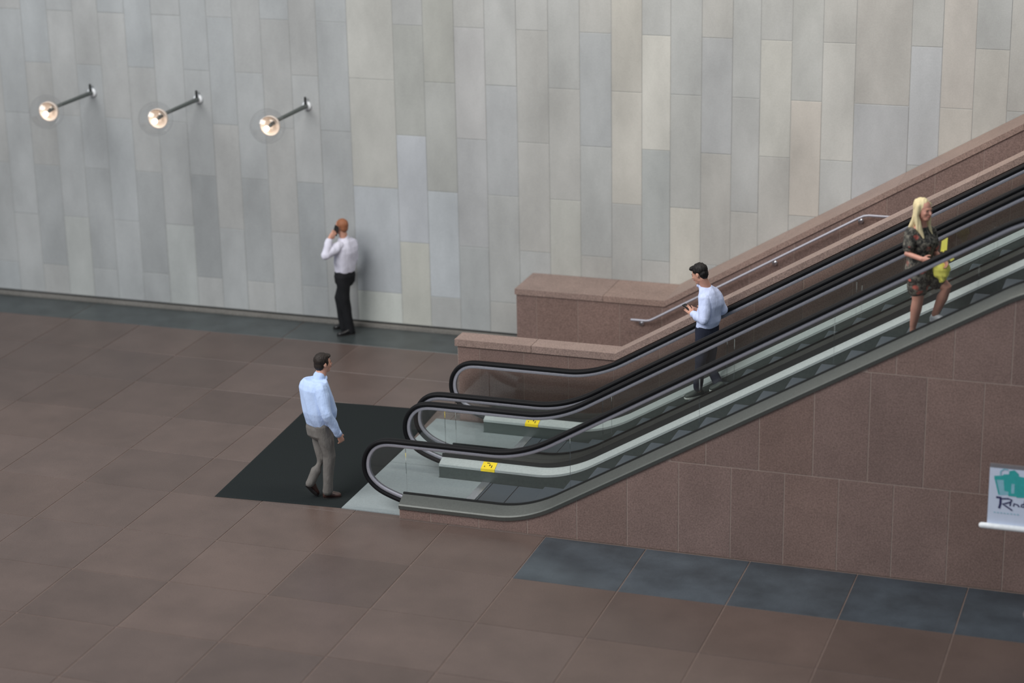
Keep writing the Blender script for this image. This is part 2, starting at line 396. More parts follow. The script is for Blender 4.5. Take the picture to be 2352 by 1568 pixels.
# ---- low parapet between the far escalator and the stair
PY0, PY1, PXL, PK = 23.50, 23.75, -8.92, -6.87
ptop = lambda x: 0.975 + S * max(0, x - PK)
par = empty('wall_parapet'); tag(par, 'low red granite parapet behind the far escalator', 'wall', kind='structure')
pq = [PXL, PK, XEND]
MB().extrude([(x, PY0 + 0.003, ptop(x)) for x in pq] + [(XEND, PY0 + 0.003, 0), (PXL + 0.01, PY0 + 0.003, 0)], (0, PY1 - PY0 - 0.02, 0)).build('backing', M_GROUT, par)
jx = [PXL + 0.004] + [-8.63 + 0.5765 * k for k in range(0, 20)]
for a, b in zip(jx[:-1], jx[1:]):
    if a > XEND: break
    z0 = 0.0
    top = lambda x: ptop(x)
    cut_panel(a, min(b, XEND), 0.0, 9.0, top, PY0, par, gap=0.004)
def coping(name, pts, y0, y1, th, parent, base, color_k=0.05):
    """capping stones along a bent line of (x,z) top points"""
    for (xa, za), (xb, zb) in pts:
        MB().extrude([(xa, y0, za), (xb, y0, zb), (xb, y0, zb - th), (xa, y0, za - th)], (0, y1 - y0, 0)).build(name, M_GRANITE, parent, color=vary(base, color_k))
C_COP = srgb(140, 120, 112)
ct = lambda x: 1.065 + S * max(0, x - PK)
seg = [(-8.95, -7.95), (-7.944, PK)] + [(PK + 0.001 + 1.4 * k, PK + 1.399 + 1.4 * k) for k in range(6)]
coping('coping', [((a, ct(a)), (b, ct(b))) for a, b in seg], PY0 - 0.02, PY1 + 0.02, 0.088, par, C_COP)

# ---- raised granite stair wall against the back wall
SYF, SXL, SK = 26.01, -9.0, -6.93
stop = lambda x: 0.90 + S * max(0, x - SK)
stw = empty('wall_stair'); tag(stw, 'thick red granite stair wall with broad cap against the grey wall', 'wall', kind='structure')
MB().extrude([(x, SYF + 0.003, stop(x)) for x in (SXL + 0.01, SK, XEND)] + [(XEND, SYF + 0.003, 0), (SXL + 0.01, SYF + 0.003, 0)], (0, WY - SYF - 0.02, 0)).build('backing', M_GROUT, stw)
MB().box(SXL, SXL + 0.03, SYF + 0.03, WY - 0.006, 0.0, 0.90).build('end_panel', M_GRANITE, stw, color=vary(C_GR))
jx = [SXL] + [-8.716 + 0.583 * k for k in range(20)]
for a, b in zip(jx[:-1], jx[1:]):
    if a > XEND: break
    cut_panel(a if a > SXL else SXL - 0.004, min(b, XEND), 0.0, 9.0, stop, SYF, stw, gap=0.004)
ct2 = lambda x: 0.978 + S * max(0, x - SK)
seg = [(SXL - 0.02, -7.78), (-7.775, SK)] + [(SK + 0.001 + 1.5 * k, SK + 1.499 + 1.5 * k) for k in range(6)]
coping('coping', [((a, ct2(a)), (b, ct2(b))) for a, b in seg], SYF - 0.015, WY - 0.005, 0.08, stw, C_COP)

# ---- stair flight between the two granite walls
st = MB(); n = 26
poly = [(-7.3, PY1 + 0.0, 0)]
for k in range(n):
    poly += [(-7.3 + 0.30 * k, PY1, 0.175 * (k + 1)), (-7.3 + 0.30 * (k + 1), PY1, 0.175 * (k + 1))]
poly.append((-7.3 + 0.3 * n, PY1, 0)); st.extrude(poly, (0, SYF - PY1, 0))
sto = st.build('staircase', M_GRANITE, color=C_GR); tag(sto, 'granite stair flight between the parapet and the stair wall', 'staircase', kind='structure')
upper = MB().box(-0.9, 4.0, 20.45, 23.49, 2.6, S * (XT - XB) - 0.01).build('floor_upper', M_FLOOR, color=C_FLOOR)
tag(upper, 'granite floor of the upper landing at the escalator head', 'floor', kind='structure')

# ================================================================== ESCALATORS
def sweep(x0, x1, sec, name, mat, parent, smooth=False, drop=0.05):
    """sec: list of (y, height above the step line); closed section swept along the escalator line"""
    X = sorted(set(xs(x0, x1) + [x + drop / S for x in xs(x0, x1) if abs(x - XB) <= TB or abs(x - XT) <= TB]))
    rings = [[(x, y, profd(x, drop) + h) for y, h in sec] for x in X]
    return MB().rings([[Vector(p) for p in r] for r in rings]).build(name, mat, parent, smooth)
NEWEL = [(-8.44, 0.150), (-8.56, 0.186), (-8.70, 0.240), (-8.80, 0.303), (-8.875, 0.385), (-8.912, 0.475), (-8.918, 0.575), (-8.895, 0.675), (-8.84, 0.763), (-8.76, 0.825), (-8.66, 0.857), (-8.55, 0.865)]
RZ = 0.865
def smooth_line(p, k=4):
    out = []
    for i in range(len(p) - 1):
        a, b, c, d = p[max(0, i - 1)], p[i], p[i + 1], p[min(len(p) - 1, i + 2)]
        for j in range(k):
            t = j / k
            out.append(tuple(0.5 * (2 * b[q] + (c[q] - a[q]) * t + (2 * a[q] - 5 * b[q] + 4 * c[q] - d[q]) * t * t + (3 * b[q] - a[q] - 3 * c[q] + d[q]) * t ** 3) for q in (0, 1)))
    return out + [p[-1]]
NEWEL = smooth_line(NEWEL)
def rail_path(inset=0.0):
    """handrail centre line in (x,z): round the newel, then up the slope; inset moves it inward"""
    pts = NEWEL + [(x, prof(x) + RZ) for x in xs(-8.4, XEND)]
    if inset == 0: return pts
    out = []
    for i, p in enumerate(pts):
        a, b = pts[max(0, i - 1)], pts[min(len(pts) - 1, i + 1)]
        tx, tz = b[0] - a[0], b[1] - a[1]; l = math.hypot(tx, tz); out.append((p[0] + tz / l * inset, p[1] - tx / l * inset))
    return out
def rail_sweep(path, y, halfw, halfh, name, mat, parent, n=10, p=3.0):
    rings = []
    for i, q in enumerate(path):
        a, b = path[max(0, i - 1)], path[min(len(path) - 1, i + 1)]
        tx, tz = b[0] - a[0], b[1] - a[1]; l = math.hypot(tx, tz); nx, nz = -tz / l, tx / l
        r = []
        for k in range(n):
            th = 2 * math.pi * (k + 0.5) / n; c, s_ = math.cos(th), math.sin(th)
            c = math.copysign(abs(c) ** (2 / p), c); s_ = math.copysign(abs(s_) ** (2 / p), s_)
            r.append(Vector((q[0] + nx * halfh * s_, y + halfw * c, q[1] + nz * halfh * s_)))
        rings.append(r)
    return MB().rings(rings).build(name, mat, parent, True)
SEAMS = [-8.42, -6.50, -5.07, -3.67, -2.26, -0.85, 0.6, XEND]
def glass_side(y, parent):
    t = 0.006
    inner = [p for p in rail_path(0.035)]
    def pane(poly): MB().extrude([(x, y - t, z) for x, z in poly], (0, 2 * t, 0)).build('glass_pane', M_GLASS, parent)
    nw = [p for p in inner if p[0] <= -8.43]
    pane(nw + [(-8.425, RZ - 0.04), (-8.425, 0.19)])
    for a, b in zip(SEAMS[:-1], SEAMS[1:]):
        q = xs(a + 0.003, b - 0.003)
        pane([(x, prof(x) + RZ - 0.035) for x in q] + [(x, profd(x, 0.05) + 0.19) for x in reversed(q)])
_step = {}
def escalator(name, yn, yf, label, deck_out_n, deck_out_f, nose0, ylabel, plate_n):
    """yn, yf: near and far handrail planes"""
    E = empty(name, (0, 0, 0)); tag(E, label, 'escalator', 'escalators side by side')
    yc = (yn + yf) / 2; s0, s1 = yn + 0.125, yf - 0.125
    for y in (yn, yf):
        rail_sweep(rail_path(0.002), y, 0.045, 0.026, 'handrail', M_RUBBER, E)
        rail_sweep(rail_path(0.047), y, 0.024, 0.021, 'rail_guide', M_GUIDE, E, 8, 7.0)
        glass_side(y, E)
    # decks beside the glass
    x0 = -8.46
    dn, df = deck_out_n, deck_out_f
    sweep(x0, XEND, dn, 'outer_deck', M_DECK, E)
    sweep(x0, XEND, df, 'outer_deck', M_DECK, E)
    sweep(x0, XEND, [(yn + 0.012, 0.215), (s0 + 0.004, 0.175), (s0 + 0.004, 0.150), (yn + 0.012, 0.150)], 'inner_deck', M_IDECK, E, drop=0.08)
    idk = sweep(x0, XEND, [(yf - 0.012, 0.225), (yf - 0.012, 0.150), (s1 - 0.004, 0.150), (s1 - 0.004, 0.178)], 'inner_deck', M_IDECK, E, drop=0.08)
    sweep(x0, XEND, [(s0 - 0.02, 0.150), (s0, 0.150), (s0, -0.25), (s0 - 0.02, -0.25)], 'skirt', M_SKIRT, E, drop=0.08)
    sweep(x0, XEND, [(s1, 0.150), (s1 + 0.02, 0.150), (s1 + 0.02, -0.25), (s1, -0.25)], 'skirt', M_SKIRT, E, drop=0.08)
    for y in (yn, yf):
        sweep(x0, XEND, [(y - 0.012, 0.265), (y + 0.012, 0.265), (y + 0.012, 0.14), (y - 0.012, 0.14)], 'glass_seal', M_SEAL_SHADE, E)
    # landing plate and comb
    MB().box(-9.20, -7.93, s0 + 0.003, s1 - 0.003, -0.005, 0.010).box(-9.20, -8.47, yn - plate_n, s0 + 0.003, -0.005, 0.010).box(-9.20, -8.47, s1 - 0.003, yf + 0.172, -0.005, 0.010).build('landing_plate', M_PLATE, E)
    MB().box(-7.93, -7.83, s0 + 0.003, s1 - 0.003, -0.01, 0.016).build('comb_plate', M_STEEL, E)
    # steps
    run, rise = 0.3167, 0.185
    wdt = s1 - s0 - 0.008
    if round(wdt, 3) not in _step:
        b = MB(); q = [(0, 0, -0.012), (0.012, 0, 0), (run, 0, 0), (run, 0, -0.03), (0.05, 0, -0.21), (0.018, 0, -0.20)]
        b.extrude(q, (0, wdt, 0)); _step[round(wdt, 3)] = b.mesh('escalator_step')
    k = -13
    while True:
        x = nose0 + run * k; k += 1
        if x < -8.2: continue
        if x > 0.4: break
        new_obj('step', _step[round(wdt, 3)], M_STEP, E, (x, s0 + 0.004, prof(x + 0.02) + 0.009 + 0.026 * min(1, prof(x + 0.02) / 0.3)))
    # yellow safety label wrapped over the inner deck
    xa = ylabel
    lab = MB(); h0, h1, h2 = 0.227, 0.182, 0.150; yA, yB = yf - 0.020, s1 - 0.0035
    lab.extrude([(xa, yA, h0), (xa, yB - 0.004, h1 + 0.001), (xa, yB - 0.006, h2), (xa, yB - 0.004, h2), (xa, yB - 0.002, h1 - 0.002), (xa, yA, h0 - 0.003)], (0.17, 0, 0))
    L = lab.build('warning_label', M_YELLOW, E)
    for a, b, c, d in ((0.05, 0.085, 0.15, 0.24), (0.085, 0.10, 0.35, 0.55), (0.115, 0.125, 0.45, 0.8), (0.03, 0.04, 0.6, 0.75)):
        pt = lambda t: (yA + (yB - 0.004 - yA) * t, h0 + (h1 + 0.001 - h0) * t + 0.0012)
        (ya, za), (yb, zb) = pt(c), pt(d)
        MB().extrude([(xa + a, ya, za), (xa + b, ya, za), (xa + b, yb, zb), (xa + a, yb, zb)], (0, 0, 0.0006)).build('print', M_BLACK, L)
    return E
R4, R3, R2, R1 = 20.46, 21.70, 22.05, 23.25
mid = (R3 + R2) / 2
escalator('escalator', R4, R3, 'near escalator with glass sides, carrying the blonde woman up',
          [(R4 - 0.012, 0.245), (R4 - 0.012, 0.12), (20.305, 0.12), (20.295, 0.165), (20.31, 0.178)],
          [(R3 + 0.012, 0.245), (mid - 0.002, 0.245), (mid - 0.002, 0.12), (R3 + 0.012, 0.12)], -4.32, -7.94, 0.06)
escalator('escalator', R2, R1, 'far escalator with glass sides beside the granite parapet',
          [(R2 - 0.012, 0.245), (R2 - 0.012, 0.12), (mid + 0.002, 0.12), (mid + 0.002, 0.245)],
          [(R1 + 0.012, 0.245), (PY0 - 0.004, 0.245), (PY0 - 0.004, 0.12), (R1 + 0.012, 0.12)], -4.22, -7.92, 0.172)

# ---- entrance mat
a = math.radians(3.6); u = Vector((math.cos(a), math.sin(a), 0)); v = Vector((-math.sin(a), math.cos(a), 0))
p0 = Vector((-10.75, 20.31, 0.001)); 
mt = MB(); W_, L_ = 1.66, 3.32
out = [p0, p0 + u * W_, p0 + v * L_ + u * (W_ - 0.0), p0 + v * L_]
inn = [p0 + u * .03 + v * .03, p0 + u * (W_ - .03) + v * .03, p0 + u * (W_ - .03) + v * (L_ - .03), p0 + u * .03 + v * (L_ - .03)]
mt.add(out + [q + Vector((0, 0, 0.008)) for q in inn], [(0, 1, 2, 3), (4, 5, 6, 7), (0, 1, 5, 4), (1, 2, 6, 5), (2, 3, 7, 6), (3, 0, 4, 7)])
tag(mt.build('floor_mat', M_MAT), 'large black entrance mat in front of the escalators', 'mat')

# ---- stair handrail on the granite stair wall
HRY = SYF - 0.085
hr = empty('wall_handrail', (-7.36, HRY, 0.71)); tag(hr, 'bent steel tube handrail on the granite stair wall', 'handrail')
def local(mb, org): mb.v = [q - Vector(org) for q in mb.v]; return mb
path = [(-7.36, 0.705), (-7.16, 0.705), (-7.11, 0.715), (-7.05, 0.745), (-4.38, 2.305), (-4.32, 2.335), (-4.26, 2.345), (-3.85, 2.345)]
t = MB().tube([Vector((x, HRY, z)) for x, z in path], [0.018] * len(path), n=12)
local(t, hr.location).build('tube', M_GUIDE, hr, True)
for x, z in ((-7.24, 0.705), (-5.46, 1.674), (-4.37, 2.31)):
    b = MB().tube([Vector((x, HRY, z - 0.015)), Vector((x, HRY + 0.02, z - 0.06)), Vector((x, SYF - 0.004, z - 0.065))], [0.009, 0.010, 0.010], n=8)
    b.tube([Vector((x, SYF - 0.012, z - 0.065)), Vector((x, SYF - 0.004, z - 0.065))], [0.035, 0.035], n=14, cap=False)
    local(b, hr.location).build('bracket', M_STEEL, hr, True)

# ---- wall lamps
def wall_lamp(x, z, label):
    L = empty('wall_lamp', (x, WY, z)); tag(L, label, 'lamp', 'globe lamps on the grey wall')
    c = Vector((0.0, -1.20, -0.02))
    MB().tube([Vector((0, -0.035, 0)), Vector((0, 0, 0))], [0.065, 0.07], n=18, cap=False).build('wall_plate', M_WHITE, L, True)
    MB().tube([Vector((0, -0.06, 0.12)), Vector((0, -0.06, 0.0))], [0.018, 0.018], n=8).build('stub', M_SEAL_SHADE, L, True)
    MB().tube([Vector((0, -0.02, 0)), Vector((0, -0.98, 0.0))], [0.032, 0.026], n=10).build('arm', M_ARM, L, True)
    g = MB(); g.ell(c + Vector((-0.05, 0, -0.02)), Vector((0.24, 0, 0)), Vector((0, 0.24, 0)), Vector((0, 0, 0.24)), 32, 18); g.build('globe', M_GLOBE, L, True)
    # open reflector cup facing the hall
    ax = Vector((0.10, -1.0, -0.10)).normalized(); up = Vector((0, 0, 1)); uu = ax.cross(up).normalized(); vv = uu.cross(ax)
    rings = []
    for d, r in ((0.10, 0.02), (0.095, 0.06), (0.06, 0.105), (0.0, 0.135), (-0.05, 0.142), (-0.05, 0.132), (0.0, 0.125), (0.055, 0.097), (0.085, 0.055), (0.09, 0.02)):
        rings.append([c - ax * d + uu * r * math.cos(2 * math.pi * k / 28) + vv * r * math.sin(2 * math.pi * k / 28) for k in range(28)])
    MB().rings(rings).build('reflector', M_CUP, L, True)
    e = Vector((1, 0, 0)); MB().ell(c + ax * 0.03 + Vector((-0.055, 0, -0.045)), e * 0.038, Vector((0, 0.038, 0)), Vector((0, 0, 0.038)), 16, 10).build('bulb', M_BULB, L, True)
    MB().tube([c - ax * 0.09, c + ax * 0.02], [0.03, 0.026], n=12).build('socket', M_DECK, L, True)
wall_lamp(-15.72, 3.18, 'leftmost of the three globe lamps on the grey wall')
wall_lamp(-14.01, 3.17, 'middle one of the three globe lamps on the grey wall')
wall_lamp(-12.32, 3.16, 'globe lamp on the grey wall nearest the man on the phone')

# ---- poster on a post stand before the granite flank
SY = 19.8
sg = empty('sign_stand', (-1.35, SY, 0)); tag(sg, 'white poster stand with teal drawing in front of granite flank', 'sign')
bx = lambda x0, x1, y0, y1, z0, z1: MB().box(x0 + 1.35, x1 + 1.35, y0 - SY, y1 - SY, z0, z1)
bx(-1.98, -0.72, SY - 0.012, SY + 0.012, 0.955, 1.575).build('board', M_POSTER, sg)
bx(-1.98, -0.72, SY - 0.016, SY + 0.016, 1.545, 1.578).build('top_bar', M_STEEL, sg)
t = MB().tube([Vector((-2.03 + 1.35, -0.03, 0.93)), Vector((-0.67 + 1.35, -0.03, 0.93))], [0.030, 0.030], n=12); t.build('tray', M_WHITE, sg, True)
MB().tube([Vector((0, 0.03, 0.02)), Vector((0, 0.03, 1.5))], [0.022, 0.022], n=12).build('post', M_STEEL, sg, True)
MB().tube([Vector((0, 0.03, 0.0)), Vector((0, 0.03, 0.02))], [0.24, 0.22], n=24, cap=False).build('foot', M_STEEL, sg, True)
FY = -0.0135
def flat(poly, name, mat, lift=0.0):
    MB().extrude([(x - 1.98 + 1.35, FY - lift, z) for x, z in poly], (0, 0.001, 0)).build(name, mat, sg)
def stroke(pts, wd, name, mat, lift=0.002):
    b = MB(); rings = []
    for i_, (x, z) in enumerate(pts):
        d0 = Vector((x - pts[i_ - 1][0], z - pts[i_ - 1][1])).normalized() if i_ else None
        d1 = Vector((pts[i_ + 1][0] - x, pts[i_ + 1][1] - z)).normalized() if i_ < len(pts) - 1 else None
        t_ = ((d0 or d1) + (d1 or d0)).normalized(); nx, nz = -t_.y * wd / 2, t_.x * wd / 2
        rings.append([Vector((x - 0.63 + nx, FY - lift, z + nz)), Vector((x - 0.63 - nx, FY - lift, z - nz)), Vector((x - 0.63 - nx, FY - lift + 0.0008, z - nz)), Vector((x - 0.63 + nx, FY - lift + 0.0008, z + nz))])
    b.rings(rings)
    b.build(name, mat, sg)
# drawing: overlapping bags with handles (x from the board's left edge)
flat([(0.045, 1.435), (0.19, 1.45), (0.20, 1.27), (0.095, 1.255)], 'drawing', M_TEAL2)
flat([(0.045, 1.455), (0.165, 1.475), (0.170, 1.425), (0.05, 1.415)], 'drawing', M_TEAL, 0.001)
flat([(0.13, 1.48), (0.21, 1.49), (0.215, 1.30), (0.15, 1.31)], 'drawing', M_TEAL, 0.0015)
flat([(0.185, 1.52), (0.235, 1.535), (0.275, 1.50), (0.29, 1.42), (0.28, 1.26), (0.19, 1.26)], 'drawing', M_TEAL, 0.002)
flat([(0.215, 1.39), (0.245, 1.39), (0.245, 1.29), (0.215, 1.29)], 'drawing', M_TEAL2, 0.003)
flat([(0.27, 1.475), (0.42, 1.46), (0.40, 1.26), (0.27, 1.25)], 'drawing', M_TEAL, 0.0015)
stroke([(0.105, 1.46), (0.105, 1.51), (0.135, 1.535), (0.175, 1.53)], 0.014, 'drawing', M_TEAL2, 0.002)
stroke([(0.06, 1.42), (0.10, 1.27)], 0.012, 'drawing', M_TEAL, 0.002)
# hand lettered word, cut by the picture edge: R i n
stroke([(0.075, 1.235), (0.125, 1.232)], 0.020, 'lettering', M_NAVY)
stroke([(0.118, 1.228), (0.118, 1.17), (0.108, 1.12)], 0.020, 'lettering', M_NAVY, 0.003)
stroke([(0.125, 1.225), (0.19, 1.232), (0.225, 1.222), (0.218, 1.20), (0.17, 1.18), (0.138, 1.17), (0.165, 1.155), (0.20, 1.135), (0.235, 1.112)], 0.014, 'lettering', M_NAVY, 0.004)
stroke([(0.215, 1.19), (0.212, 1.155)], 0.014, 'lettering', M_NAVY)
stroke([(0.245, 1.155), (0.25, 1.185), (0.285, 1.175), (0.30, 1.155)], 0.014, 'lettering', M_NAVY)
stroke([(0.345, 1.19), (0.322, 1.182), (0.318, 1.160), (0.345, 1.157)], 0.012, 'lettering', M_NAVY)
stroke([(0.352, 1.225), (0.350, 1.155)], 0.014, 'lettering', M_NAVY)
for k in range(8): stroke([(0.06 + 0.032 * k, 1.075), (0.075 + 0.032 * k, 1.072)], 0.010, 'small_print', M_TEAL2)

# ================================================================== PEOPLE
def skin_mat(name, col, col2):
    m, nt, b = mat_new(name)
    nt.links.new(mixc(nt, pos_noise(nt, 18), col, col2), b.inputs['Base Color']); b.inputs['Roughness'].default_value = 0.55
    b.inputs['Subsurface Weight'].default_value = 0.08; b.inputs['Subsurface Radius'].default_value = (0.012, 0.006, 0.004)
    return m
M_SKIN = skin_mat('skin', srgb(205, 158, 138), srgb(190, 138, 118))
M_SKIN2 = skin_mat('sunned_skin', srgb(200, 150, 132), srgb(184, 128, 112))
M_LIP = plain('lip', srgb(160, 92, 84), 0.5)
M_EYEW = plain('eye', srgb(60, 50, 46), 0.3)
def hair_mat(name, c1, c2):
    m, nt, b = mat_new(name)
    nt.links.new(mixc(nt, pos_noise(nt, 60, 3, 0.6, (1, 1, 0.15)), c1, c2), b.inputs['Base Color']); b.inputs['Roughness'].default_value = 0.55; b.inputs['Specular IOR Level'].default_value = 0.3
    bp = nd(nt, 'ShaderNodeBump'); bp.inputs['Strength'].default_value = 0.5; bp.inputs['Distance'].default_value = 0.01
    nt.links.new(pos_noise(nt, 110, 2, 0.6, (1, 1, 0.12)), bp.inputs['Height']); nt.links.new(bp.outputs[0], b.inputs['Normal'])
    return m
def head(mb, c, f, l, s=1.0):
    """skull, jaw, nose, ears and neckless face; c = head centre, f = face direction, l = left; up completes the frame"""
    u = f.cross(l) * 1.0
    mb.ell(c + u * 0.030 * s - f * 0.012 * s, f * 0.094 * s, l * 0.074 * s, u * 0.088 * s, 20, 14)      # cranium
    mb.ell(c + f * 0.022 * s - u * 0.012 * s, f * 0.070 * s, l * 0.064 * s, u * 0.088 * s, 18, 12)      # face
    mb.ell(c + f * 0.045 * s - u * 0.078 * s, f * 0.042 * s, l * 0.040 * s, u * 0.034 * s, 14, 9)       # chin
    mb.ell(c + f * 0.005 * s - u * 0.060 * s, f * 0.060 * s, l * 0.056 * s, u * 0.040 * s, 14, 9)       # jaw
    mb.ell(c + f * 0.078 * s + u * 0.020 * s, f * 0.014 * s, l * 0.045 * s, u * 0.012 * s, 12, 7)       # brow
    mb.tube([c + f * 0.086 * s + u * 0.012 * s, c + f * 0.098 * s - u * 0.010 * s, c + f * 0.106 * s - u * 0.026 * s], [0.008 * s, 0.010 * s, 0.013 * s], n=8)   # nose
    mb.ell(c + f * 0.086 * s - u * 0.055 * s, f * 0.010 * s, l * 0.022 * s, u * 0.010 * s, 10, 6)       # mouth
    for k in (-1, 1):
        mb.ell(c + l * 0.076 * k * s - f * 0.012 * s - u * 0.004 * s, f * 0.017 * s - u * 0.004 * s, l * 0.008 * s, u * 0.030 * s, 10, 7)
        mb.ell(c + l * 0.036 * k * s + f * 0.064 * s - u * 0.022 * s, f * 0.020 * s, l * 0.022 * s, u * 0.018 * s, 10, 7)  # cheek
    return u
def face_bits(parent, c, f, l, s, hair):
    u = f.cross(l)
    for k in (-1, 1):
        MB().ell(c + l * 0.030 * k * s + f * 0.081 * s + u * 0.004 * s, f * 0.006 * s, l * 0.012 * s, u * 0.006 * s, 10, 6).build('eye', M_EYEW, parent, True)
        MB().tube([c + l * 0.016 * k * s + f * 0.091 * s + u * 0.022 * s, c + l * 0.046 * k * s + f * 0.076 * s + u * 0.024 * s], [0.004 * s, 0.003 * s], n=6).build('eyebrow', hair, parent, True)
    MB().ell(c + f * 0.093 * s - u * 0.054 * s, f * 0.006 * s, l * 0.022 * s, u * 0.007 * s, 10, 6).build('lips', M_LIP, parent, True)
def hand(mb, wrist, d, thumb, palm, curl=0.4, s=1.0):
    d = d.normalized(); thumb = (thumb - d * thumb.dot(d)).normalized(); palm = (palm - d * palm.dot(d) - thumb * palm.dot(thumb)).normalized()
    mb.tube([wrist, wrist + d * 0.035 * s, wrist + d * 0.085 * s], [(0.027 * s, 0.019 * s), (0.037 * s, 0.017 * s), (0.041 * s, 0.014 * s)], ref=thumb, n=12)
    for i, L in enumerate((0.070, 0.080, 0.075, 0.058)):
        base = wrist + d * 0.080 * s + thumb * (0.030 - 0.020 * i) * s; dd = d + thumb * (0.10 - 0.07 * i); dd.normalize(); pts = [base]; a = curl * (0.6 + 0.12 * i)
        q = dd.copy(); p = base
        for sg_ in (0.45, 0.32, 0.23):
            q = (q * math.cos(a) + palm * math.sin(a)); q.normalize(); p = p + q * L * sg_ * s; pts.append(p)
            perp = palm - q * palm.dot(q)
        mb.tube(pts, [0.0092 * s, 0.0088 * s, 0.008 * s, 0.007 * s], n=8)
    b = wrist + d * 0.022 * s + thumb * 0.024 * s
    t1 = b + (d * 0.6 + thumb * 0.65 + palm * 0.35).normalized() * 0.042 * s; t2 = t1 + (d * 0.85 + thumb * 0.2 + palm * 0.45).normalized() * 0.032 * s
    mb.tube([b, t1, t2], [0.013 * s, 0.0105 * s, 0.008 * s], n=8)
def shoe(parent, heel, toe, up, mat, sole_mat, wd=0.048, ht=1.0):
    ax = toe - heel; L = ax.length; ax = ax.normalized(); side = up.cross(ax).normalized(); up = ax.cross(side).normalized()
    rings = []
    for t, w_, h in ((0.0, 0.55, 0.045), (0.05, 0.72, 0.072), (0.2, 0.78, 0.086), (0.36, 0.80, 0.084), (0.52, 0.92, 0.066), (0.7, 1.0, 0.052), (0.86, 0.90, 0.043), (0.96, 0.62, 0.034), (1.0, 0.30, 0.024)):
        h *= ht; c = heel + ax * L * t + up * (h * 0.5 + 0.014); n = 14; r = []
        for k in range(n):
            th = 2 * math.pi * k / n; cx, sy = math.cos(th), math.sin(th)
            r.append(c + side * wd * w_ * math.copysign(abs(cx) ** 0.75, cx) + up * h * 0.5 * math.copysign(abs(sy) ** (0.6 if sy < 0 else 0.9), sy))
        rings.append(r)
    o = MB().rings(rings).build('shoe', mat, parent, True)
    pol = []
    prof_ = [(0.0, 0.5), (0.04, 0.75), (0.2, 0.84), (0.36, 0.82), (0.52, 0.96), (0.7, 1.06), (0.86, 0.95), (0.97, 0.62), (1.01, 0.28)]
    for t, w_ in prof_: pol.append(heel + ax * L * t + side * wd * w_)
    for t, w_ in reversed(prof_): pol.append(heel + ax * L * t - side * wd * w_)
    MB().extrude(pol, up * 0.018).build('sole', sole_mat, o)
    return o
def torso(mb, rows, n=22, p=2.4):
    """rows: (centre, side unit, front unit, half width, half depth)"""
    rings = []
    for c, sd, fr, a, b in rows:
        r = []
        for k in range(n):
            th = 2 * math.pi * k / n; cx, sy = math.cos(th), math.sin(th)
            r.append(c + sd * a * math.copysign(abs(cx) ** (2 / p), cx) + fr * b * math.copysign(abs(sy) ** (2 / p), sy))
        rings.append(r)
    mb.rings(rings)
UP = Vector((0, 0, 1))
class Person:
    def __init__(s, base, label, face_ang, spine_lean=None):
        """face_ang: facing turned from picture-right (0) towards away (90 deg)"""
        s.S = Stand(base); s.P = s.S.P; s.E = empty('person', (0, 0, 0)); tag(s.E, label, 'person')
        a = math.radians(face_ang); s.f = s.S.r * math.cos(a) + s.S.d * math.sin(a); s.l = UP.cross(s.f).normalized()
        s.body = MB()
    def at(s): # re-anchor: the empty stands at the base point, children keep world coordinates
        b = s.S.base; s.E.location = b
        for c in s.E.children: c.location = -b
    def part(s, name, me, mat): return new_obj(name, me, mat, s.E)
def limbs_len(*p): return [round((b - a).length, 2) for a, b in zip(p[:-1], p[1:])]
DBG = []
def finish_body(ps, mat, vox=0.0065):
    me = remesh(ps.body, 'body', vox, 2, 0.5); return ps.part('body', me, mat)

def sleeves(shirt, mat, arms, radii, t_end, seed):
    for a, b, c in arms:
        m = MB().tube([a, a.lerp(b, 0.25), a.lerp(b, 0.6), b], radii[:4], n=16).tube([b, b.lerp(c, 0.5), b.lerp(c, t_end)], radii[3:], n=16)
        me = remesh(m, 'sleeve', 0.007, 4); ripple(me, 0.014, (16, 16, 9), seed); seed += 3.3
        new_obj('sleeve', me, mat, shirt)
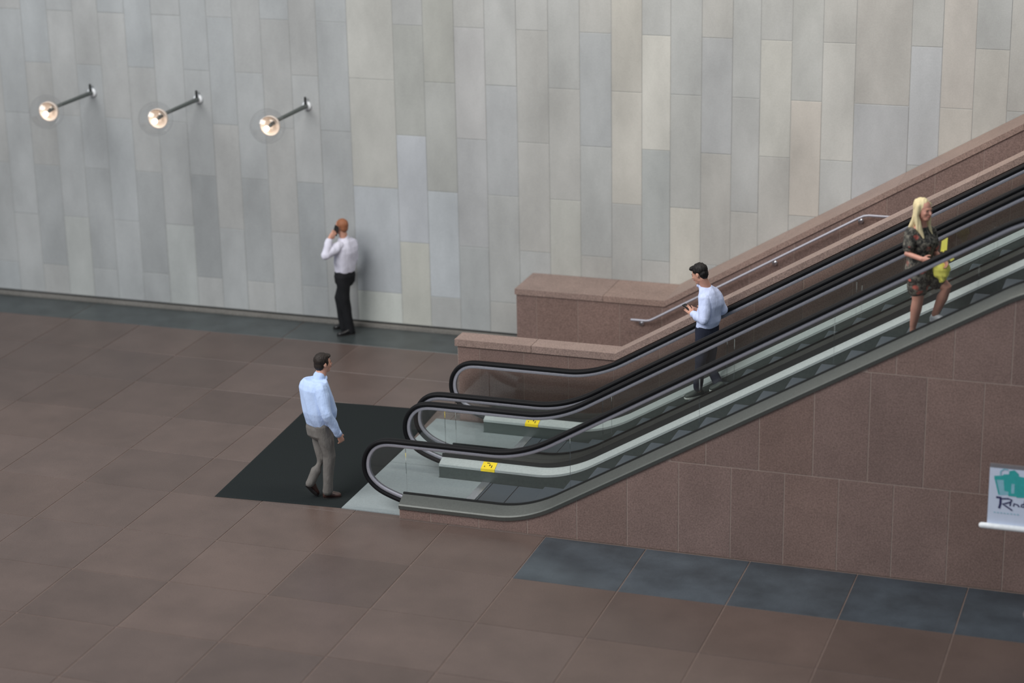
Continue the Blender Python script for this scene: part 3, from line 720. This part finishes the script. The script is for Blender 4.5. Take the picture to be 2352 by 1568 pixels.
# ---------------- man in pale blue shirt walking over the mat
def man_walking():
    g = on_z(752, 1145)
    p = Person(g, 'man in pale blue shirt and grey trousers walking over the black mat', 38); P, f, l, B = p.P, p.f, p.l, p.body
    hf = (f * 0.96 + p.S.r * 0.25).normalized(); hl = UP.cross(hf).normalized()
    hc = P(742, 834, 0.05); neck = P(734, 865, 0.02); sc = P(721, 876, 0.0); chest = P(728, 912, 0); belly = P(735, 950, -0.01); hip = P(736, 979, 0.0)
    head(B, hc, hf, hl, 1.0); B.tube([hc - UP * 0.05 - hf * 0.015, neck - UP * 0.04], [0.058, 0.066], n=14)
    torso(B, [(hip, l, f, 0.14, 0.10), (belly, l, f, 0.14, 0.12), (chest, l, f, 0.14, 0.09), (sc - UP * 0.03, l, f, 0.11, 0.06), (neck, l, f, 0.05, 0.05)])
    rs, re, rw = P(737, 895, -0.14), P(750, 952, -0.25), P(779, 999, -0.19)
    ls, le, lw = P(708, 880, 0.12), P(716, 930, 0.20), P(734, 970, 0.26)
    for a, b, c in ((rs, re, rw), (ls, le, lw)): B.tube([a, b, c], [0.042, 0.034, 0.026], n=12)
    hand(B, rw, P(790, 1024, -0.13) - rw, f * 0.8 - UP * 0.2, l + UP * 0.1, 0.55)
    hand(B, lw, (lw - le), f, -l, 0.35)
    rh, rk, ra = P(740, 975, -0.09), P(757, 1046, -0.07), P(753, 1124, -0.03)
    lh, lk, la = P(732, 970, 0.09), P(741, 1052, 0.07), P(713, 1106, 0.00)
    for a, b, c in ((rh, rk, ra), (lh, lk, la)): B.tube([a, b, c], [0.060, 0.040, 0.030], n=12)
    DBG.append(('walk arm', limbs_len(rs, re, rw), 'leg', limbs_len(rh, rk, ra), limbs_len(lh, lk, la), 'head-foot', hc.z))
    rheel, rtoe = on_z(742, 1144), on_z(784, 1141)
    lheel, ltoe = P(704, 1116, 0.0), on_z(727, 1141)
    B.tube([ra, rheel.lerp(rtoe, 0.25) + UP * 0.06], [0.035, 0.03], n=10); B.tube([la, (lheel * 0.7 + ltoe * 0.3) + UP * 0.05], [0.035, 0.03], n=10)
    finish_body(p, M_SKIN)
    hm = hair_mat('dark_brown_hair', srgb(46, 38, 34), srgb(30, 25, 23)); u = hf.cross(hl)
    H = MB(); H.ell(hc + u * 0.044 - hf * 0.022, hf * 0.092, hl * 0.080, u * 0.086, 20, 12); H.ell(hc - hf * 0.052 - u * 0.005, hf * 0.056, hl * 0.069, u * 0.075, 16, 10)
    H.ell(hc + hf * 0.052 + u * 0.082, hf * 0.042, hl * 0.055, u * 0.022, 14, 8)
    for k in (-1, 1): H.ell(hc + hl * 0.070 * k + u * 0.020 - hf * 0.000, hf * 0.030, hl * 0.010, u * 0.040, 10, 7)
    me = remesh(H, 'hair', 0.006, 2); ripple(me, 0.006, (60, 60, 30)); p.part('hair', me, hm)
    face_bits(p.E, hc, hf, hl, 1.0, hm)
    sh = MB()
    torso(sh, [(hip + UP * 0.035, l, f, 0.172, 0.135), (belly - UP * 0.02, l, f, 0.192, 0.165), (belly + UP * 0.05, l, f, 0.200, 0.180), (chest, l, f, 0.208, 0.160), (P(722, 890, 0), l, f, 0.205, 0.140), (P(722, 880, 0.0), l, f, 0.192, 0.118), (P(724, 872, 0.0), l, f, 0.165, 0.095), (neck - UP * 0.02, l, f, 0.086, 0.074)])
    nk = neck + UP * 0.0; tl = (hf * 0.42 + UP).normalized()
    sh.tube([nk - tl * 0.03, nk + tl * 0.016], [0.074, 0.067], n=16)
    for k in (-1, 1): sh.ell(nk + hf * 0.062 + hl * 0.035 * k - UP * 0.015, hf * 0.012, hl * 0.030, UP * 0.032, 10, 6)
    me = remesh(sh, 'shirt', 0.008, 4); ripple(me, 0.016, (11, 11, 5), 3.1)
    mc = cloth('pale_blue_shirt', srgb(186, 206, 240), srgb(172, 194, 232)); so = p.part('shirt', me, mc)
    sleeves(so, mc, ((rs, re, rw), (ls, le, lw)), [0.078, 0.080, 0.072, 0.064, 0.054, 0.043], 0.95, 1.7)
    cuff = MB().tube([rw - (rw - re).normalized() * 0.06, rw - (rw - re).normalized() * 0.0], [0.044, 0.043], n=14, cap=False); cuff.build('cuff', cloth('blue_cuff', srgb(192, 210, 244)), p.E, True)
    tr = MB()
    torso(tr, [(hip + UP * 0.085, l, f, 0.160, 0.120), (hip, l, f, 0.175, 0.138), (hip - UP * 0.09, l, f, 0.168, 0.130), (hip - UP * 0.13, l, f, 0.13, 0.10)])
    for a, b, c in ((rh, rk, ra), (lh, lk, la)):
        e = c + (c - b).normalized() * 0.025
        tr.tube([a, a.lerp(b, 0.5), b, b.lerp(c, 0.5), e], [0.098, 0.088, 0.070, 0.060, 0.056 if a is rh else 0.048], n=16)
    me = remesh(tr, 'trousers', 0.008, 4); ripple(me, 0.014, (13, 13, 7), 8.2)
    p.part('trousers', me, cloth('grey_trousers', srgb(116, 113, 110), srgb(100, 97, 94)))
    ms = plain('brown_leather', srgb(70, 48, 44), 0.4); msl = plain('dark_sole', srgb(36, 30, 30), 0.7)
    shoe(p.E, rheel, rtoe, UP, ms, msl, 0.05)
    shoe(p.E, lheel, ltoe + UP * 0.012, (UP * 0.8 + f * 0.6).normalized(), ms, msl, 0.05)
    p.at()

# ---------------- man on the phone by the wall
def man_phone():
    g = on_z(798, 765)
    p = Person(g, 'red-haired man in white shirt and black trousers phoning by the grey wall', 138); P, f, l, B = p.P, p.f, p.l, p.body
    hc = P(784, 521, -0.02); neck = P(790, 544, 0.0); sc = P(795, 554, 0); chest = P(795, 577, 0); waist = P(792, 608, 0); hip = P(792, 632, 0)
    hf = f; hl = l
    head(B, hc, hf, hl, 1.0); B.tube([hc - UP * 0.05 - hf * 0.015, neck - UP * 0.04], [0.056, 0.062], n=14)
    torso(B, [(hip, l, f, 0.13, 0.09), (waist, l, f, 0.12, 0.09), (chest, l, f, 0.14, 0.09), (sc, l, f, 0.12, 0.07), (neck, l, f, 0.05, 0.05)])
    ls, le, lw = P(780, 564, -0.11), P(748, 587, -0.25), P(757, 547, -0.17)
    rs, re, rw = P(809, 557, 0.11), P(813, 595, 0.18), P(798, 618, 0.28)
    for a, b, c in ((rs, re, rw), (ls, le, lw)): B.tube([a, b, c], [0.040, 0.034, 0.027], n=12)
    DBG.append(('phone arm', limbs_len(ls, le, lw), limbs_len(rs, re, rw)))
    tip = P(774, 527, -0.10)
    hand(B, lw, tip - lw, P(780, 541, -0.1) - lw, hc - lw, 0.45)
    hand(B, rw, f * 0.6 - UP, f, l, 0.4)
    lh, lk, la = P(786, 634, -0.08), P(792, 692, -0.07), P(805, 756, -0.04)
    rh, rk, ra = P(798, 630, 0.08), P(780, 684, 0.05), P(790, 748, 0.04)
    for a, b, c in ((rh, rk, ra), (lh, lk, la)): B.tube([a, b, c], [0.060, 0.040, 0.030], n=12)
    DBG.append(('phone leg', limbs_len(lh, lk, la), limbs_len(rh, rk, ra), hc.z))
    lheel, ltoe = on_z(815, 766), on_z(775, 772); rheel, rtoe = on_z(800, 752), on_z(766, 756)
    for a, b in ((la, lheel.lerp(ltoe, 0.25)), (ra, rheel.lerp(rtoe, 0.25))): B.tube([a, b + UP * 0.06], [0.033, 0.028], n=10)
    finish_body(p, M_SKIN)
    hm = hair_mat('red_hair', srgb(158, 104, 74), srgb(132, 84, 60)); u = hf.cross(hl)
    H = MB(); H.ell(hc + u * 0.042 - hf * 0.022, hf * 0.088, hl * 0.078, u * 0.082, 20, 12); H.ell(hc - hf * 0.052 - u * 0.0, hf * 0.052, hl * 0.066, u * 0.070, 16, 10)
    me = remesh(H, 'hair', 0.006, 2); ripple(me, 0.004, (60, 60, 30)); p.part('hair', me, hm); face_bits(p.E, hc, hf, hl, 1.0, hm)
    sh = MB()
    torso(sh, [(hip + UP * 0.05, l, f, 0.150, 0.112), (waist, l, f, 0.160, 0.125), (waist + UP * 0.06, l, f, 0.172, 0.130), (chest, l, f, 0.188, 0.125), (P(795, 566, 0), l, f, 0.192, 0.115), (P(795, 560, 0), l, f, 0.182, 0.10), (P(795, 553, 0), l, f, 0.150, 0.082), (neck - UP * 0.02, l, f, 0.08, 0.07), (neck + UP * 0.005, l, f, 0.062, 0.062)])
    ax_ = (hc - neck - UP * 0.02).normalized(); sh.tube([neck - ax_ * 0.025, neck + ax_ * 0.016], [0.068, 0.061], n=16)
    me = remesh(sh, 'shirt', 0.008, 4); ripple(me, 0.014, (12, 12, 6), 5.7)
    mc = cloth('white_shirt', srgb(216, 216, 230), srgb(204, 204, 220)); so = p.part('shirt', me, mc)
    sleeves(so, mc, ((rs, re, rw), (ls, le, lw)), [0.070, 0.074, 0.070, 0.062, 0.055, 0.047], 0.84, 4.1)
    tr = MB()
    torso(tr, [(hip + UP * 0.085, l, f, 0.150, 0.112), (hip, l, f, 0.165, 0.125), (hip - UP * 0.09, l, f, 0.150, 0.115), (hip - UP * 0.15, l, f, 0.11, 0.08)])
    for a, b, c in ((rh, rk, ra), (lh, lk, la)):
        e = c + (c - b).normalized() * 0.03; tr.tube([a, a.lerp(b, 0.5), b, b.lerp(c, 0.5), e], [0.098, 0.092, 0.076, 0.066, 0.064], n=16)
    me = remesh(tr, 'trousers', 0.008, 4); ripple(me, 0.010, (13, 13, 7), 2.2)
    p.part('trousers', me, cloth('black_trousers', srgb(30, 31, 34), srgb(24, 25, 28)))
    ms = plain('black_leather', srgb(24, 24, 26), 0.3); msl = plain('black_sole', srgb(20, 20, 20), 0.7)
    shoe(p.E, lheel, ltoe, UP, ms, msl, 0.048); shoe(p.E, rheel, rtoe, UP, ms, msl, 0.048)
    # dark tie showing past the shirt front
    tb = waist + f * 0.150 - UP * 0.02; MB().tube([tb + UP * 0.16 - f * 0.01, tb, tb - UP * 0.05], [(0.03, 0.008), (0.042, 0.008), (0.03, 0.008)], ref=l, n=10).build('tie', M_BLACK, p.E, True)
    p.at()
    c = hc + hl * 0.102 + hf * 0.012 - UP * 0.030; ax = (UP * 0.95 - hf * 0.35).normalized(); sd = hl.cross(ax).normalized()
    ph = MB(); q = lambda a, b, d: c + sd * a + ax * b + hl * d
    ph.extrude([q(-0.036, -0.072, -0.005), q(0.036, -0.072, -0.005), q(0.036, 0.072, -0.005), q(-0.036, 0.072, -0.005)], hl * 0.012)
    o = ph.build('phone', M_BLACK); tag(o, 'black mobile phone held to the ear of the red-haired man', 'phone', 'mobile phones')

# ---------------- man looking at his phone on the far escalator
def man_escalator():
    zt = 0.782
    g = on_z(1600, 914, zt)
    p = Person(g, 'dark-haired man in light blue shirt looking at a phone on the far escalator', 150); P, f, l, B = p.P, p.f, p.l, p.body
    hf = (f * 0.93 - UP * 0.38).normalized(); hl = l; u = hf.cross(hl)
    hc = P(1607, 629, -0.02); neck = P(1619, 652, 0); sc = P(1631, 670, 0); chest = P(1633, 698, 0); waist = P(1628, 735, 0); hip = P(1624, 754, 0)
    head(B, hc, hf, hl, 1.0); B.tube([hc - u * 0.05 - hf * 0.015, neck - UP * 0.04 - f * 0.02], [0.056, 0.062], n=14)
    torso(B, [(hip, l, f, 0.13, 0.09), (waist, l, f, 0.12, 0.09), (chest, l, f, 0.14, 0.09), (sc, l, f, 0.12, 0.07), (neck, l, f, 0.05, 0.05)])
    ls, le, lw = P(1619, 685, -0.12), P(1616, 735, -0.22), P(1591, 720, 0.02)
    rs, re, rw = P(1644, 676, 0.10), P(1659, 713, 0.13), P(1614, 718, 0.20)
    for a, b, c in ((rs, re, rw), (ls, le, lw)): B.tube([a, b, c], [0.038, 0.030, 0.025], n=12)
    DBG.append(('esc arm', limbs_len(ls, le, lw), limbs_len(rs, re, rw)))
    pc = P(1580, 710, 0.12)
    hand(B, lw, pc - lw, UP * 0.6 + l * -0.6, UP, 0.35); hand(B, rw, pc - rw, UP, -l, 0.3)
    lh, lk, la = P(1616, 753, -0.07), P(1610, 828, -0.10), P(1603, 888, -0.02)
    rh, rk, ra = P(1633, 752, 0.08), P(1630, 836, 0.02), P(1651, 884, -0.06)
    for a, b, c in ((rh, rk, ra), (lh, lk, la)): B.tube([a, b, c], [0.055, 0.038, 0.029], n=12)
    DBG.append(('esc leg', limbs_len(lh, lk, la), limbs_len(rh, rk, ra), hc.z - zt, tuple(g)))
    lheel, ltoe = on_z(1615, 908, zt), on_z(1573, 916, zt); rheel, rtoe = on_z(1664, 894, 0.967), on_z(1630, 898, 0.967)
    for a, b in ((la, lheel.lerp(ltoe, 0.25)), (ra, rheel.lerp(rtoe, 0.25))): B.tube([a, b + UP * 0.06], [0.033, 0.028], n=10)
    finish_body(p, M_SKIN)
    hm = hair_mat('black_hair', srgb(30, 26, 25), srgb(18, 16, 16))
    H = MB(); H.ell(hc + u * 0.046 - hf * 0.020, hf * 0.094, hl * 0.080, u * 0.086, 20, 12); H.ell(hc - hf * 0.052 + u * 0.0, hf * 0.056, hl * 0.068, u * 0.074, 16, 10); H.ell(hc + hf * 0.060 + u * 0.085, hf * 0.048, hl * 0.056, u * 0.028, 14, 8)
    me = remesh(H, 'hair', 0.006, 2); ripple(me, 0.007, (60, 60, 30)); p.part('hair', me, hm); face_bits(p.E, hc, hf, hl, 1.0, hm)
    sh = MB()
    torso(sh, [(hip + UP * 0.035, l, f, 0.158, 0.120), (waist, l, f, 0.165, 0.125), (waist + UP * 0.07, l, f, 0.168, 0.125), (chest, l, f, 0.180, 0.120), (P(1632, 686, 0), l, f, 0.188, 0.115), (P(1631, 677, 0), l, f, 0.178, 0.105), (P(1629, 668, 0), l, f, 0.148, 0.088), (neck - UP * 0.02, l, f, 0.08, 0.07)])
    nk = neck; ax_ = ((hc - u * 0.05 - nk).normalized() * 0.5 + UP).normalized(); nk = nk + f * 0.014; sh.tube([nk - ax_ * 0.04, nk + ax_ * 0.012], [0.069, 0.060], n=16)
    for k in (-1, 1): sh.ell(nk + f * 0.060 + l * 0.035 * k - UP * 0.020, f * 0.012, l * 0.026, UP * 0.022, 10, 6)
    me = remesh(sh, 'shirt', 0.008, 4); ripple(me, 0.015, (12, 12, 6), 9.4)
    mc = cloth('light_blue_shirt', srgb(206, 216, 246), srgb(190, 204, 240)); so = p.part('shirt', me, mc)
    sleeves(so, mc, ((rs, re, rw), (ls, le, lw)), [0.070, 0.074, 0.068, 0.060, 0.054, 0.045], 0.9, 7.9)
    tr = MB()
    torso(tr, [(hip + UP * 0.085, l, f, 0.148, 0.110), (hip, l, f, 0.162, 0.122), (hip - UP * 0.09, l, f, 0.155, 0.12), (hip - UP * 0.13, l, f, 0.12, 0.09)])
    for a, b, c in ((rh, rk, ra), (lh, lk, la)):
        e = c + (c - b).normalized() * 0.01; tr.tube([a, a.lerp(b, 0.5), b, b.lerp(c, 0.5), e], [0.088, 0.082, 0.066, 0.058, 0.054], n=16)
    me = remesh(tr, 'trousers', 0.008, 4); ripple(me, 0.010, (13, 13, 7), 6.2)
    p.part('trousers', me, cloth('navy_trousers', srgb(44, 48, 62), srgb(36, 40, 54)))
    ms = plain('dark_green_shoe', srgb(58, 66, 64), 0.6); msl = plain('pale_sole', srgb(200, 205, 200), 0.6)
    shoe(p.E, lheel, ltoe, UP, ms, msl, 0.046); shoe(p.E, rheel, rtoe, UP, ms, msl, 0.046)
    p.at()
    c = pc + UP * 0.012; ax = (f * 0.85 + UP * 0.45).normalized(); sd = l; nn = ax.cross(sd).normalized(); q = lambda a, b: c + sd * a + ax * b
    o = MB().extrude([q(-0.035, -0.07), q(0.035, -0.07), q(0.035, 0.07), q(-0.035, 0.07)], nn * 0.010).build('phone', M_BLACK)
    tag(o, 'dark mobile phone in the hands of the man on the far escalator', 'phone', 'mobile phones')

# ---------------- woman walking up the near escalator
def woman():
    g = on_y(2100, 762, 21.0); g.z = 2.389
    p = Person(g, 'blonde woman in dark floral dress climbing the near escalator', -28); P, f, l, B = p.P, p.f, p.l, p.body
    hf = (f * 0.94 - p.S.d * 0.34).normalized(); hl = UP.cross(hf).normalized(); u = UP
    hc = P(2121, 482, -0.03); neck = P(2116, 513, 0); sc = P(2113, 530, 0); bust = P(2117, 556, 0); waist = P(2112, 592, 0); hip = P(2112, 616, 0)
    s = 0.97
    head(B, hc, hf, hl, s); B.tube([hc - UP * 0.05 - hf * 0.012, neck - UP * 0.04], [0.048, 0.054], n=14)
    torso(B, [(hip, l, f, 0.14, 0.10), (waist, l, f, 0.11, 0.085), (bust, l, f, 0.13, 0.10), (sc, l, f, 0.125, 0.07), (neck, l, f, 0.05, 0.05)])
    rs, re, rw = P(2092, 534, -0.11), P(2084, 583, -0.20), P(2118, 595, -0.32)
    ls, le, lw = P(2135, 531, 0.12), P(2147, 580, 0.14), P(2161, 592, -0.06)
    for a, b, c in ((rs, re, rw), (ls, le, lw)): B.tube([a, b, c], [0.043, 0.036, 0.025], n=12)
    DBG.append(('woman arm', limbs_len(rs, re, rw), limbs_len(ls, le, lw)))
    hand(B, rw, P(2136, 601, -0.36) - rw, UP, l, 0.3, 0.92); hand(B, lw, (f * 0.7 - UP * 0.5), UP - l * 0.3, -l, 0.9, 0.92)
    zr, zf = 2.389, 2.573
    rh, rk, ra = P(2105, 613, -0.07), P(2108, 688, -0.06), P(2097, 748, -0.04)
    lh, lk, la = P(2120, 612, 0.08), P(2174, 661, 0.02), P(2147, 722, 0.05)
    for a, b, c in ((rh, rk, ra), (lh, lk, la)): B.tube([a, a.lerp(b, 0.5), b, b.lerp(c, 0.35), c], [0.088, 0.080, 0.058, 0.058, 0.034], n=14)
    DBG.append(('woman leg', limbs_len(rh, rk, ra), limbs_len(lh, lk, la), hc.z - zr, [round(x, 2) for x in ra], [round(x, 2) for x in la]))
    rheel = Vector((ra.x - f.x * 0.05, ra.y - f.y * 0.05, zr)); rtoe = rheel + Vector((f.x, f.y, 0)).normalized() * 0.235
    lheel = Vector((la.x - f.x * 0.045, la.y - f.y * 0.045, zf)); ltoe = lheel + Vector((f.x, f.y, 0)).normalized() * 0.235
    for a, b in ((ra, rheel), (la, lheel)): B.tube([a, b + UP * 0.04 + f * 0.05], [0.032, 0.032], n=10)
    finish_body(p, M_SKIN2)
    hm = hair_mat('blond_hair', srgb(232, 218, 178), srgb(206, 188, 142))
    H = MB(); H.ell(hc + u * 0.036 - hf * 0.026, hf * 0.094, hl * 0.084, u * 0.090, 20, 12); H.ell(hc - hf * 0.056 - u * 0.02, hf * 0.056, hl * 0.074, u * 0.10, 16, 10)
    H.tube([hc - hf * 0.05 + u * 0.0, hc - hf * 0.075 - u * 0.12, neck - f * 0.10 - UP * 0.09], [(0.075, 0.05), (0.082, 0.045), (0.07, 0.03)], ref=hl, n=14)
    for k in (-1, 1):
        H.tube([hc + hl * 0.074 * k + u * 0.05 - hf * 0.0, hc + hl * 0.086 * k - u * 0.05 - hf * 0.012, neck + l * 0.088 * k + f * 0.025 - UP * 0.03, neck + l * 0.085 * k + f * 0.075 - UP * 0.12], [0.026, 0.030, 0.036, 0.016], n=12)
    me = remesh(H, 'hair', 0.006, 3); ripple(me, 0.008, (40, 40, 6), 1.0); p.part('hair', me, hm); face_bits(p.E, hc, hf, hl, s, plain('brown_brow', srgb(140, 104, 80), 0.8))
    # dress with short sleeves
    m, nt, b = mat_new('floral_dress')
    gm = nd(nt, 'ShaderNodeNewGeometry'); vo = nd(nt, 'ShaderNodeTexVoronoi'); vo.inputs['Scale'].default_value = 9.0; nz_ = nd(nt, 'ShaderNodeTexNoise'); nz_.inputs['Scale'].default_value = 16; nt.links.new(gm.outputs['Position'], nz_.inputs['Vector'])
    vm = nd(nt, 'ShaderNodeVectorMath', operation='MULTIPLY_ADD'); vm.inputs[1].default_value = (0.09, 0.09, 0.09); nt.links.new(nz_.outputs['Color'], vm.inputs[0]); nt.links.new(gm.outputs['Position'], vm.inputs[2])
    nt.links.new(vm.outputs[0], vo.inputs['Vector'])
    base = ramp(nt, pos_noise(nt, 24, 4, 0.7), [(0.42, srgb(24, 23, 23)), (0.50, srgb(70, 68, 62)), (0.60, srgb(112, 108, 98))])
    fl = ramp(nt, vo.outputs['Distance'], [(0.20, G(0.85)), (0.36, G(0))]); sel = ramp(nt, vo.outputs['Color'], [(0.50, G(0)), (0.56, G(1))])
    ml = nd(nt, 'ShaderNodeMath', operation='MULTIPLY'); nt.links.new(fl, ml.inputs[0]); nt.links.new(sel, ml.inputs[1])
    nt.links.new(mixc(nt, ml.outputs[0], base, srgb(196, 98, 86)), b.inputs['Base Color']); b.inputs['Roughness'].default_value = 0.8
    D = MB()
    torso(D, [(hip - UP * 0.10, l, f, 0.185, 0.145), (hip, l, f, 0.178, 0.132), (waist, l, f, 0.146, 0.115), (bust - UP * 0.03, l, f, 0.155, 0.135), (bust + UP * 0.02, l, f, 0.162, 0.138), (P(2114, 541, 0), l, f, 0.162, 0.105), (sc + UP * 0.01, l, f, 0.135, 0.075), (neck - UP * 0.03, l, f, 0.075, 0.06)])
    for a, b_ in ((rs, re), (ls, le)): D.tube([a, a.lerp(b_, 0.4), a.lerp(b_, 0.72)], [0.062, 0.066, 0.062], n=14)
    for a, b_ in ((rh, rk), (lh, lk)):
        t_ = 0.66 if a is rh else 0.62
        D.tube([a, a.lerp(b_, 0.4), a.lerp(b_, t_)], [0.108, 0.106, 0.100], n=16)
    D.tube([(rh + lh) * 0.5 - UP * 0.02, rh.lerp(rk, 0.45) * 0.5 + lh.lerp(lk, 0.40) * 0.5], [0.115, 0.105], n=14)
    me = remesh(D, 'dress', 0.008, 4); ripple(me, 0.016, (12, 12, 5), 4.4); p.part('dress', me, m)
    ms = plain('white_shoe', srgb(232, 234, 238), 0.5)
    shoe(p.E, rheel, rtoe, UP, ms, ms, 0.042, 0.8); shoe(p.E, lheel, ltoe, UP, ms, ms, 0.042, 0.8)
    p.at()
    # yellow carrier bag
    hd = lw + f * 0.05 - UP * 0.06
    by = P(2164, 618, -0.05)
    m2, nt, b = mat_new('yellow_plastic'); nt.links.new(mixc(nt, pos_noise(nt, 9), srgb(248, 244, 130), srgb(244, 232, 90)), b.inputs['Base Color']); b.inputs['Roughness'].default_value = 0.35
    K = MB(); K.tube([by + UP * 0.11, by + UP * 0.07, by, by - UP * 0.06, by - UP * 0.12], [(0.02, 0.02), (0.065, 0.05), (0.088, 0.07), (0.075, 0.06), (0.03, 0.03)], ref=p.S.r, n=16)
    me = remesh(K, 'bag_body', 0.006, 1); ripple(me, 0.022, (22, 22, 14), 2.0)
    bag = empty('carrier_bag', by - UP * 0.14); tag(bag, 'yellow plastic carrier bag held by the blonde woman', 'bag')
    o = new_obj('bag_body', me, m2, bag); o.location = -bag.location
    for quad, foot in (([(2160, 578), (2175, 574), (2177, 546), (2163, 554)], (2166, 600)), ([(2175, 592), (2186, 585), (2192, 595), (2184, 600)], (2168, 600))):
        q4 = [P(x, y, -0.09) for x, y in quad]; hb = MB().extrude(q4, p.S.d * 0.006)
        hb.tube([P(foot[0], foot[1], -0.06), (q4[0] + q4[-1 if foot[0] == 2168 else 1]) * 0.5 + p.S.d * 0.003], [0.012, 0.010], n=8)
        o = hb.build('handle', m2, bag); o.location = -bag.location

man_walking(); man_phone(); man_escalator(); woman()
